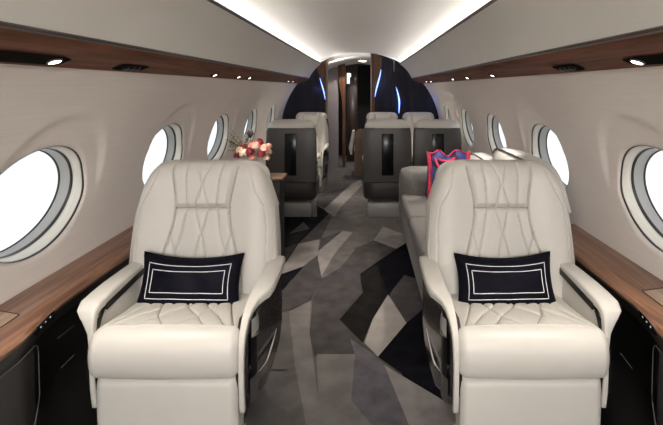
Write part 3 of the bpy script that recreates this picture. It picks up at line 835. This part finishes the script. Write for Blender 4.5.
pillow('navy lumbar pillow with white border lines on the front right seat', (.618, 1.745, .622), .396, .208, math.radians(-17), math.radians(-1.0), 0)
# ------------------------------------------------------------------ side ledges
def ledge(side, y0, y1, label):
    root = thing('side_ledge', label, 'ledge', (side * 1.0, (y0 + y1) / 2, 0))
    ox, oy = side * 1.0, (y0 + y1) / 2
    def xin(y):
        a = .945 + .042 * sm((y - 1.25) / .25)
        return a if side > 0 else a + .024
    n = 60; ys = [lerp(y0, y1, k / n) for k in range(n + 1)]
    ZL = .675; XF = 1.030 if side > 0 else 1.045
    mb = MB(); rows = []
    for y in ys:
        xi = xin(y)
        rows.append([(side * x - ox, y - oy, z) for x, z in ((1.155, ZL - .03), (1.172, ZL), (1.160, ZL + .004), (XF, ZL), (XF - .007, ZL - .002), (xi + .02, ZL - .012), (xi + .006, ZL - .018), (xi, ZL - .030), (xi + .004, ZL - .042), (xi + .02, ZL - .044))])
    mb.grid(rows, closed_u=True, flip=side < 0)
    for k, fl in ((0, 1), (n, 0)):
        b_ = k * 10; f = tuple(range(b_, b_ + 10)); mb.f.append(f if fl else f[::-1]); mb.mi.append(0)
    mb.build('wood_top', 'wood_ledge', root, angle=25)
    # flush lid of the folding table with dark joints
    yl0, yl1 = (y0 + .2, 1.56 if side > 0 else 1.40)
    if yl1 > yl0:
        mb = MB(); pts = [(side * x - ox, y - oy) for x, y in ((1.160, yl0), (1.160, yl1), (XF + .006, yl1 - .03), (XF + .004, 1.3), (XF + .004, yl0))]
        mb.prism(pts, 'z', ZL - .004, ZL + .003); mb.build('table_lid', 'wood_light', root, smooth=False)
        mb = MB()
        q = [(x, y, ZL + .0035) for x, y in pts]
        mb.tube(q[1:], .0018, 4)
        mb.build('joint_line', 'dark_trim', root)
        mb = MB(); mb.box((side * (XF + .055) - ox, yl1 - .14 - oy, ZL + .003), (.09, .012, .006)); mb.build('lid_slot', 'dark_trim', root, smooth=False)
    # black leather wall below
    mb = MB(); rows = []
    for y in ys:
        xi = xin(y); pk = .05 * sm((y - 1.38) / .04)
        rows.append([(side * x - ox, y - oy, z) for x, z in ((xi + .012, ZL - .044), (xi + .010, ZL - .07), (xi + .014, ZL - .085), (xi + .010 + pk, ZL - .10), (xi + .005 + pk, .40), (min(xi - .0 + pk, wx(.28) - .02), .28), (min(xi - .02 + pk, wx(.14) - .02), .14), (min(xi - .05 + pk, wx(0) - .02), .0))])
    mb.grid(rows, flip=side > 0); mb.build('leather_side', 'black_leather', root, angle=30)
    # stitched outline of the storage door
    if y0 < 0:
        mb = MB(); P_ = []
        ye = 1.375
        for y, z in [(lerp(-.4, ye - .015, k / 20), .585) for k in range(21)] + [(ye, .575), (ye + .004, .55)] + [(ye + .004, lerp(.55, .42, k / 5)) for k in range(6)] + [(ye - .004, .395), (ye - .03, .36), (ye - .09, .30), (ye - .16, .24)] + [(lerp(ye - .20, -.4, k / 10), .20) for k in range(11)]:
            xi = xin(y) + .010 - .005 * (.57 - z) / .17
            if z < .4: xi = xin(y) + .005 - .025 * (.4 - z) / .24
            P_.append((side * (xi - .003) - ox, y - oy, z))
        mb.tube(P_, .0016, 5); mb.build('stitching', 'thread', root)
        # two slim bright pocket trims beside the seat
        for (ya, za, yb, zb_) in ((1.53, .51, 1.61, .51), (1.545, .395, 1.61, .398)) if side < 0 else ((1.555, .385, 1.625, .397),):
            mb = MB(); mb.tube([(side * (xin(ya) + .03) - ox, ya - oy, za), (side * (xin(yb) + .03) - ox, yb - oy, zb_)], .0018, 5); mb.build('pocket_trim', 'thread', root)
        # switch plate under the wooden lip
        yc = 1.41
        mb = MB(); rows = []
        for k in range(7):
            y = yc - .055 + .11 * k / 6; xi = xin(y)
            rows.append([(side * x - ox, y - oy, z) for x, z in ((xi + .002, ZL - .030), (xi - .002, ZL - .033), (xi + .001, ZL - .052), (xi + .012, ZL - .055), (xi + .012, ZL - .030))])
        mb.grid(rows, closed_u=True, flip=side < 0); sp = mb.build('switch_plate', 'gloss_black', root)
        for k in range(3):
            y = yc - .03 + .03 * k; xi = xin(y)
            mb = MB(); mb.box((side * (xi - .001) - ox, y - oy, ZL - .042), (.002, .005, .005), bev=.001); mb.build('switch_button', 'dots', sp)
    return root
ledge(-1, -2.4, 2.50, 'walnut side ledge with black leather front under the left windows')
ledge(1, -2.4, 2.28, 'walnut side ledge with black leather front under the right windows')

# ------------------------------------------------------------------ credenza / table end with flowers
cr_ = thing('credenza', 'dark quilted credenza with wooden top behind the front left seat', 'credenza', (-.86, 3.53, 0))
mb = MB(); mb.box((0, 0, .672), (.52, .21, .022), bev=.006); mb.build('wood_top', 'wood_tan', cr_)
mb = MB(); mb.box((.10, 0, .33), (.28, .19, .66), bev=.01); cb = mb.build('cabinet_body', 'black_leather', cr_)
mb = MB()
for k in range(-6, 13):
    for d in (-1, 1):
        P_ = []
        for q in range(9):
            z = lerp(.08, .64, q / 8); y = -.10 + k * .07 - .07 + d * (z - .08) * .55 * 1.0
            if -.09 <= y <= .09: P_.append((.2415, y, z))
        if len(P_) > 1: mb.tube(P_, .0018, 4)
mb.build('diamond_stitching', 'thread', cr_)
mb = MB()
for k in range(-8, 9):
    for d in (-1, 1):
        P_ = [(.10 + k * .07 + d * (z - .36) * .55, -.0965, z) for z in [lerp(.06, .64, q / 24) for q in range(25)]]
        P_ = [p for p in P_ if -.035 <= p[0] <= .235]
        if len(P_) > 1: mb.tube(P_, .0022, 4)
mb.build('diamond_stitching', 'thread', cr_)

fb = thing('flower_bouquet', 'pink, peach and burgundy flowers in a small vase on the credenza', 'flowers', (-.895, 3.52, .684))
fb_up = .0
fb.scale = (1.12,) * 3
mb = MB(); mb.lathe([(.001, 0), (.035, 0), (.05, .03), (.052, .07), (.035, .11), (.028, .13), (.034, .145), (.03, .145), (.024, .13)], (0, 0, 0)); mb.build('vase', 'vase', fb)
def blossom(c, r_, mat, seed):
    rnd = random.Random(seed); mb = MB(); c = Vector(c)
    for k in range(34):
        zz = 1 - 1.5 * (k + .5) / 34; a = k * 2.39996 + rnd.uniform(-.3, .3)
        d = Vector((math.sqrt(max(0, 1 - zz * zz)) * math.cos(a), math.sqrt(max(0, 1 - zz * zz)) * math.sin(a), zz))
        t = d.cross(Vector((.3, .2, 1))).normalized(); b_ = d.cross(t)
        rr = r_ * (.55 + .45 * (k / 34)); w = r_ * .42
        rows = []
        for i in range(4):
            u = i / 3; out = d * (rr * (.55 + .5 * u)) + b_ * (w * (.9 * u - .2))
            rows.append([c + out + t * (w * math.sin(.4 + 2.2 * u * .9) * s_) - d * (abs(s_) * w * .35) for s_ in (-1, -.4, .4, 1)])
        mb.grid(rows)
    # heart of the flower
    mb.lathe([(.001, -r_ * .5), (r_ * .4, -r_ * .3), (r_ * .55, 0), (r_ * .4, r_ * .35), (.001, r_ * .5)], c, 10)
    return mb.build('blossom', mat, fb)
rnd = random.Random(3)
BL = [(.115, -.05, .215, .036, 'pink'), (.06, -.06, .235, .036, 'pink'), (.10, -.06, .175, .034, 'burgundy'), (.135, -.02, .185, .03, 'peach'), (.03, -.07, .195, .036, 'burgundy'),
      (-.015, -.07, .185, .034, 'peach'), (-.045, -.05, .200, .030, 'peach'), (-.06, -.05, .165, .03, 'burgundy'), (.07, .02, .25, .032, 'burgundy'), (.02, 0, .225, .03, 'pink'),
      (.14, -.03, .225, .026, 'pink'), (.125, -.04, .145, .03, 'peach'), (-.02, -.03, .225, .022, 'burgundy'), (.04, -.06, .15, .03, 'pink')]
for k, (x, y, z, r_, mt) in enumerate(BL): blossom((x * 1.1, y, z + fb_up), r_ * 1.22, mt, k)
for k, (x, y, z, r_, mt) in enumerate([(.012, 0, .305, .028, 'leaf_dark'), ]):
    mb = MB(); mb.loft([((x, y, z - r_), (1, 0, 0), (0, 1, 0), r_ * .3, r_ * .3), ((x, y, z), (1, 0, 0), (0, 1, 0), r_, r_ * .6), ((x, y, z + r_), (1, 0, 0), (0, 1, 0), r_ * .5, r_ * .3)], ex=2); mb.build('dark_leaf', mt, fb)
mb = MB()
for k in range(46):
    a = rnd.uniform(-.2, 1); tip = Vector((rnd.uniform(-.15, .02), rnd.uniform(-.08, .06), rnd.uniform(.18, .32))); base_ = Vector((rnd.uniform(-.02, .02), 0, .13))
    mid = base_.lerp(tip, .5) + Vector((0, 0, .02)); mb.tube([base_, mid, tip], .0012, 4)
    for q in range(5):
        p = mid.lerp(tip, q / 4); d = Vector((rnd.uniform(-1, 1), rnd.uniform(-1, 1), rnd.uniform(-.4, 1))).normalized(); t = d.cross(Vector((0, .3, 1))).normalized()
        L_ = rnd.uniform(.010, .020); mb.add([p, p + d * L_ * .5 + t * L_ * .3, p + d * L_, p + d * L_ * .5 - t * L_ * .3], [(0, 1, 2, 3)])
mb.build('foliage', 'leaf', fb, smooth=False)

# ------------------------------------------------------------------ divan
sf = thing('divan', 'grey fabric divan along the right wall behind the front right seat', 'sofa', (.75, 3.15, 0))
ox, oy = .75, 3.15
def sbox(nm, x0, x1, y0, y1, z0, z1, mat='sofa', bev=.03):
    mb = MB(); mb.box(((x0 + x1) / 2 - ox, (y0 + y1) / 2 - oy, (z0 + z1) / 2), (x1 - x0, y1 - y0, z1 - z0), bev=bev); return mb.build(nm, mat, sf, angle=60)
sbox('frame', .385, 1.06, 2.32, 3.92, .15, .36, bev=.015)
sbox('toe_kick', .47, .98, 2.36, 3.88, .0, .17, 'shell_low', bev=.004)
sbox('seat_cushion', .375, .98, 2.32, 3.12, .35, .47)
sbox('seat_cushion', .375, .98, 3.12, 3.80, .35, .47)
sbox('backrest', .96, 1.12, 2.32, 3.92, .36, .74)
mb = MB(); pr = [(.370, .15), (.370, .62), (.385, .665), (.42, .688), (1.02, .69), (1.10, .66), (1.10, .15)]
mb.loft([((.73 - ox, y - oy, .42), (1, 0, 0), (0, 0, 1), .362, .268) for y in (3.80, 3.86, 3.93)], ex=9, n=48); mb.build('arm', 'sofa', sf, angle=60)
sbox('arm_pad', .44, 1.0, 3.755, 3.80, .455, .64, bev=.02)

# tall off-white back cushions with a dark cord along the upper edge
R_ = math.radians
def back_cushion(y0, y1, z1, x0):
    mb = MB(); yc, hl = (y0 + y1) / 2, (y1 - y0) / 2; rows = []; cord = []
    prof = []
    for k in range(15):
        a = PI / 2 * k / 14; prof.append((a, math.cos(a), math.sin(a)))
    N_ = 40
    for i in range(N_ + 1):
        u = -1 + 2 * i / N_; e = max(0, 1 - abs(u) ** 6) ** .5
        zt = .46 + (z1 - .46) * (.55 + .45 * e); xt = 1.10
        row = []
        for x, z in ((x0 - .015, .46), (x0 - .022, .60), (x0 - .006, .78), (x0, .5 + (zt - .5) * .94), (x0 + .012, zt - .012), (x0 + .04, zt + .0), (x0 + .09, zt + .002), (x0 + .14, zt - .012)):
            row.append((x - ox + .05 * (1 - e), yc + u * hl - oy, min(z, zt + .002)))
        rows.append(row); cord.append(Vector(row[4]) + Vector((-.003, 0, .003)))
    mb.grid(rows, flip=False); c = mb.build('back_cushion', 'white_fabric', sf, angle=60)
    mb = MB(); mb.tube(cord, .0065, 6); mb.build('edge_cord', 'gunmetal', c)
back_cushion(2.25, 3.10, 1.0, .945)
back_cushion(3.10, 3.76, .86, .95)

# ------------------------------------------------------------------ tote bag
tb = thing('tote_bag', 'blue patterned tote bag with pink-red edging standing on the divan', 'bag', (.765, 3.665, .47), R_(3))
def tote_pt(u, v, s_):
    w = lerp(.34, .30, v) / 2 * (1 + .10 * v * (abs(u) > .9)); t = lerp(.075, .020, v) * (1 - .5 * u * u)
    zz = v * (.375 + .035 * u * u - .022 * math.cos(7 * u)); 
    return (w * u + .010 * math.sin(5 * v + 2 * u) + .02 * v * u * abs(u), s_ * t + .010 * math.sin(9 * u + 5 * v) * v, zz)
mb = MB(); n = 24
for s_, fl in ((-1, False), (1, True)): mb.grid([[tote_pt(-1 + 2 * i / n, j / 16, s_) for i in range(n + 1)] for j in range(17)], flip=fl)
for u in (-1, 1): mb.grid([[tote_pt(u, j / 16, -1), tote_pt(u, j / 16, 1)] for j in range(17)], flip=u < 0)
mb.grid([[tote_pt(-1 + 2 * i / n, 0, -1) for i in range(n + 1)], [tote_pt(-1 + 2 * i / n, 0, 1) for i in range(n + 1)]], flip=True)
mb.build('bag_body', 'tote', tb, angle=60)
for s_ in (-1, 1):
    mb = MB(); rows = [[(p[0] + dx, p[1] + dy, p[2]) for dx, dy in ((-.014, -.006), (.014, -.010), (.014, .006), (-.014, .008))] for p in [tote_pt(s_ * .93, j / 12, -1) for j in range(13)]]
    mb.grid(rows, closed_u=True); mb.build('side_edging', 'magenta', tb)
mb = MB(); mb.tube([tuple(Vector(tote_pt(-1 + 2 * k / 24, 1, -1)) + Vector((0, -.003, 0))) for k in range(25)], .0045, 6); mb.build('top_edging', 'magenta', tb)
for q, off in enumerate((-.03, .02)):
    mb = MB(); P_ = []
    for k in range(17):
        a = PI * k / 16; P_.append((.075 * math.cos(a) + off * .5 - .03, off - .02 - .05 * math.sin(a), .345 - .10 * math.sin(a) * (1 if q == 0 else .3)))
    mb.tube(P_, .010, 6); mb.build('handle', 'magenta', tb)

# ------------------------------------------------------------------ reading lights and service recesses in the rails
def rail_unit(side, y, L_, kind, label, group):
    xc = .862; tilt = math.atan2(rail_z(.84) - rail_z(.88), .04)
    root = thing('reading_light' if kind != 'vent' else 'air_vent', label, 'light' if kind != 'vent' else 'vent', (side * xc, y, rail_z(xc) - .001), 0, group)
    root.rotation_euler = (0, side * tilt, 0)
    mb = MB(); w = .030
    mb.loft([((0, 0, -.0015), (0, 1, 0), (1, 0, 0), L_ / 2 * .98, w * .9), ((0, 0, -.0035), (0, 1, 0), (1, 0, 0), L_ / 2, w)], n=40, ex=6, cap=False)
    mb.build('recess_plate', 'recess', root)
    if kind == 'vent':
        for k in range(3):
            mb = MB(); mb.lathe([(.001, -.012), (.010, -.012), (.014, -.008), (.016, -.003)], (0, (k - 1) * .038, 0), 14); mb.build('nozzle', 'gloss_black', root)
    else:
        yy = L_ / 2 - .05 if kind == 'slot' else 0
        if kind == 'dot': root.scale = (.75, .75, .75)
        mb = MB(); mb.lathe([(.021, -.003), (.021, -.007), (.016, -.008)], (0, yy, 0), 20); mb.build('bezel', 'gunmetal', root)
        mb = MB(); mb.lathe([(.016, -.0075), (.010, -.008), (.0005, -.008)], (0, yy, 0), 20); mb.build('lens', 'lamp', root)
        l = bpy.data.lights.new('reading_spot', 'SPOT'); l.energy = READ; l.spot_size = 1.3; l.spot_blend = .6; l.color = (1, .92, .82); l.shadow_soft_size = .03
        o = bpy.data.objects.new('reading_spot', l); COL.objects.link(o); o.location = (side * xc, y + yy, rail_z(xc) - .015); o.rotation_euler = (0, -side * R_(-14), 0)
    return root
g = 'reading lights in the wooden rails'; gv = 'air vents in the wooden rails'
rail_unit(-1, 1.10, .42, 'slot', 'long dark recess with a lit lamp in the left wooden rail, nearest the viewer', g)
rail_unit(1, 1.12, .42, 'slot', 'long dark recess with a lit lamp in the right wooden rail, nearest the viewer', g)
rail_unit(-1, 1.68, .20, 'vent', 'dark triple air nozzle in the left wooden rail', gv)
rail_unit(1, 1.72, .20, 'vent', 'dark triple air nozzle in the right wooden rail', gv)
for sd, ys_ in ((-1, (2.62, 3.12, 3.42, 5.15, 5.50)), (1, (2.72, 3.38, 3.92, 5.2, 5.55))):
    for k, y in enumerate(ys_):
        nm = 'left' if sd < 0 else 'right'
        pos = ('first beyond the air nozzle', 'second beyond the air nozzle', 'third beyond the air nozzle', 'fourth beyond the air nozzle', 'farthest, by the aft bulkhead')[k]
        rail_unit(sd, y, .10, 'dot', 'round reading light in the %s wooden rail, %s' % (nm, pos), g)

# ------------------------------------------------------------------ daylight and exposure
w = bpy.data.worlds.new('sky'); S.world = w; w.use_nodes = True; nt = w.node_tree
bg = nt.nodes['Background']; tc = nt.nodes.new('ShaderNodeTexCoord'); nz_ = nt.nodes.new('ShaderNodeTexNoise'); nz_.inputs['Scale'].default_value = 3.0; nz_.inputs['Detail'].default_value = 5
rp = nt.nodes.new('ShaderNodeValToRGB'); rp.color_ramp.elements[0].position = .35; rp.color_ramp.elements[0].color = (.80, .86, .90, 1); rp.color_ramp.elements[1].position = .6; rp.color_ramp.elements[1].color = (1, 1, 1, 1)
nt.links.new(tc.outputs['Generated'], nz_.inputs['Vector']); nt.links.new(nz_.outputs['Fac'], rp.inputs['Fac']); nt.links.new(rp.outputs['Color'], bg.inputs['Color'])
bg.inputs['Strength'].default_value = SKY
S.view_settings.view_transform = 'Standard'; S.view_settings.look = 'None'; S.view_settings.gamma = 1; S.view_settings.exposure = EXPO
S.view_settings.use_curve_mapping = False
S.cycles.max_bounces = 10; S.cycles.diffuse_bounces = 6; S.cycles.use_denoising = True
S.cycles.sample_clamp_indirect = 6
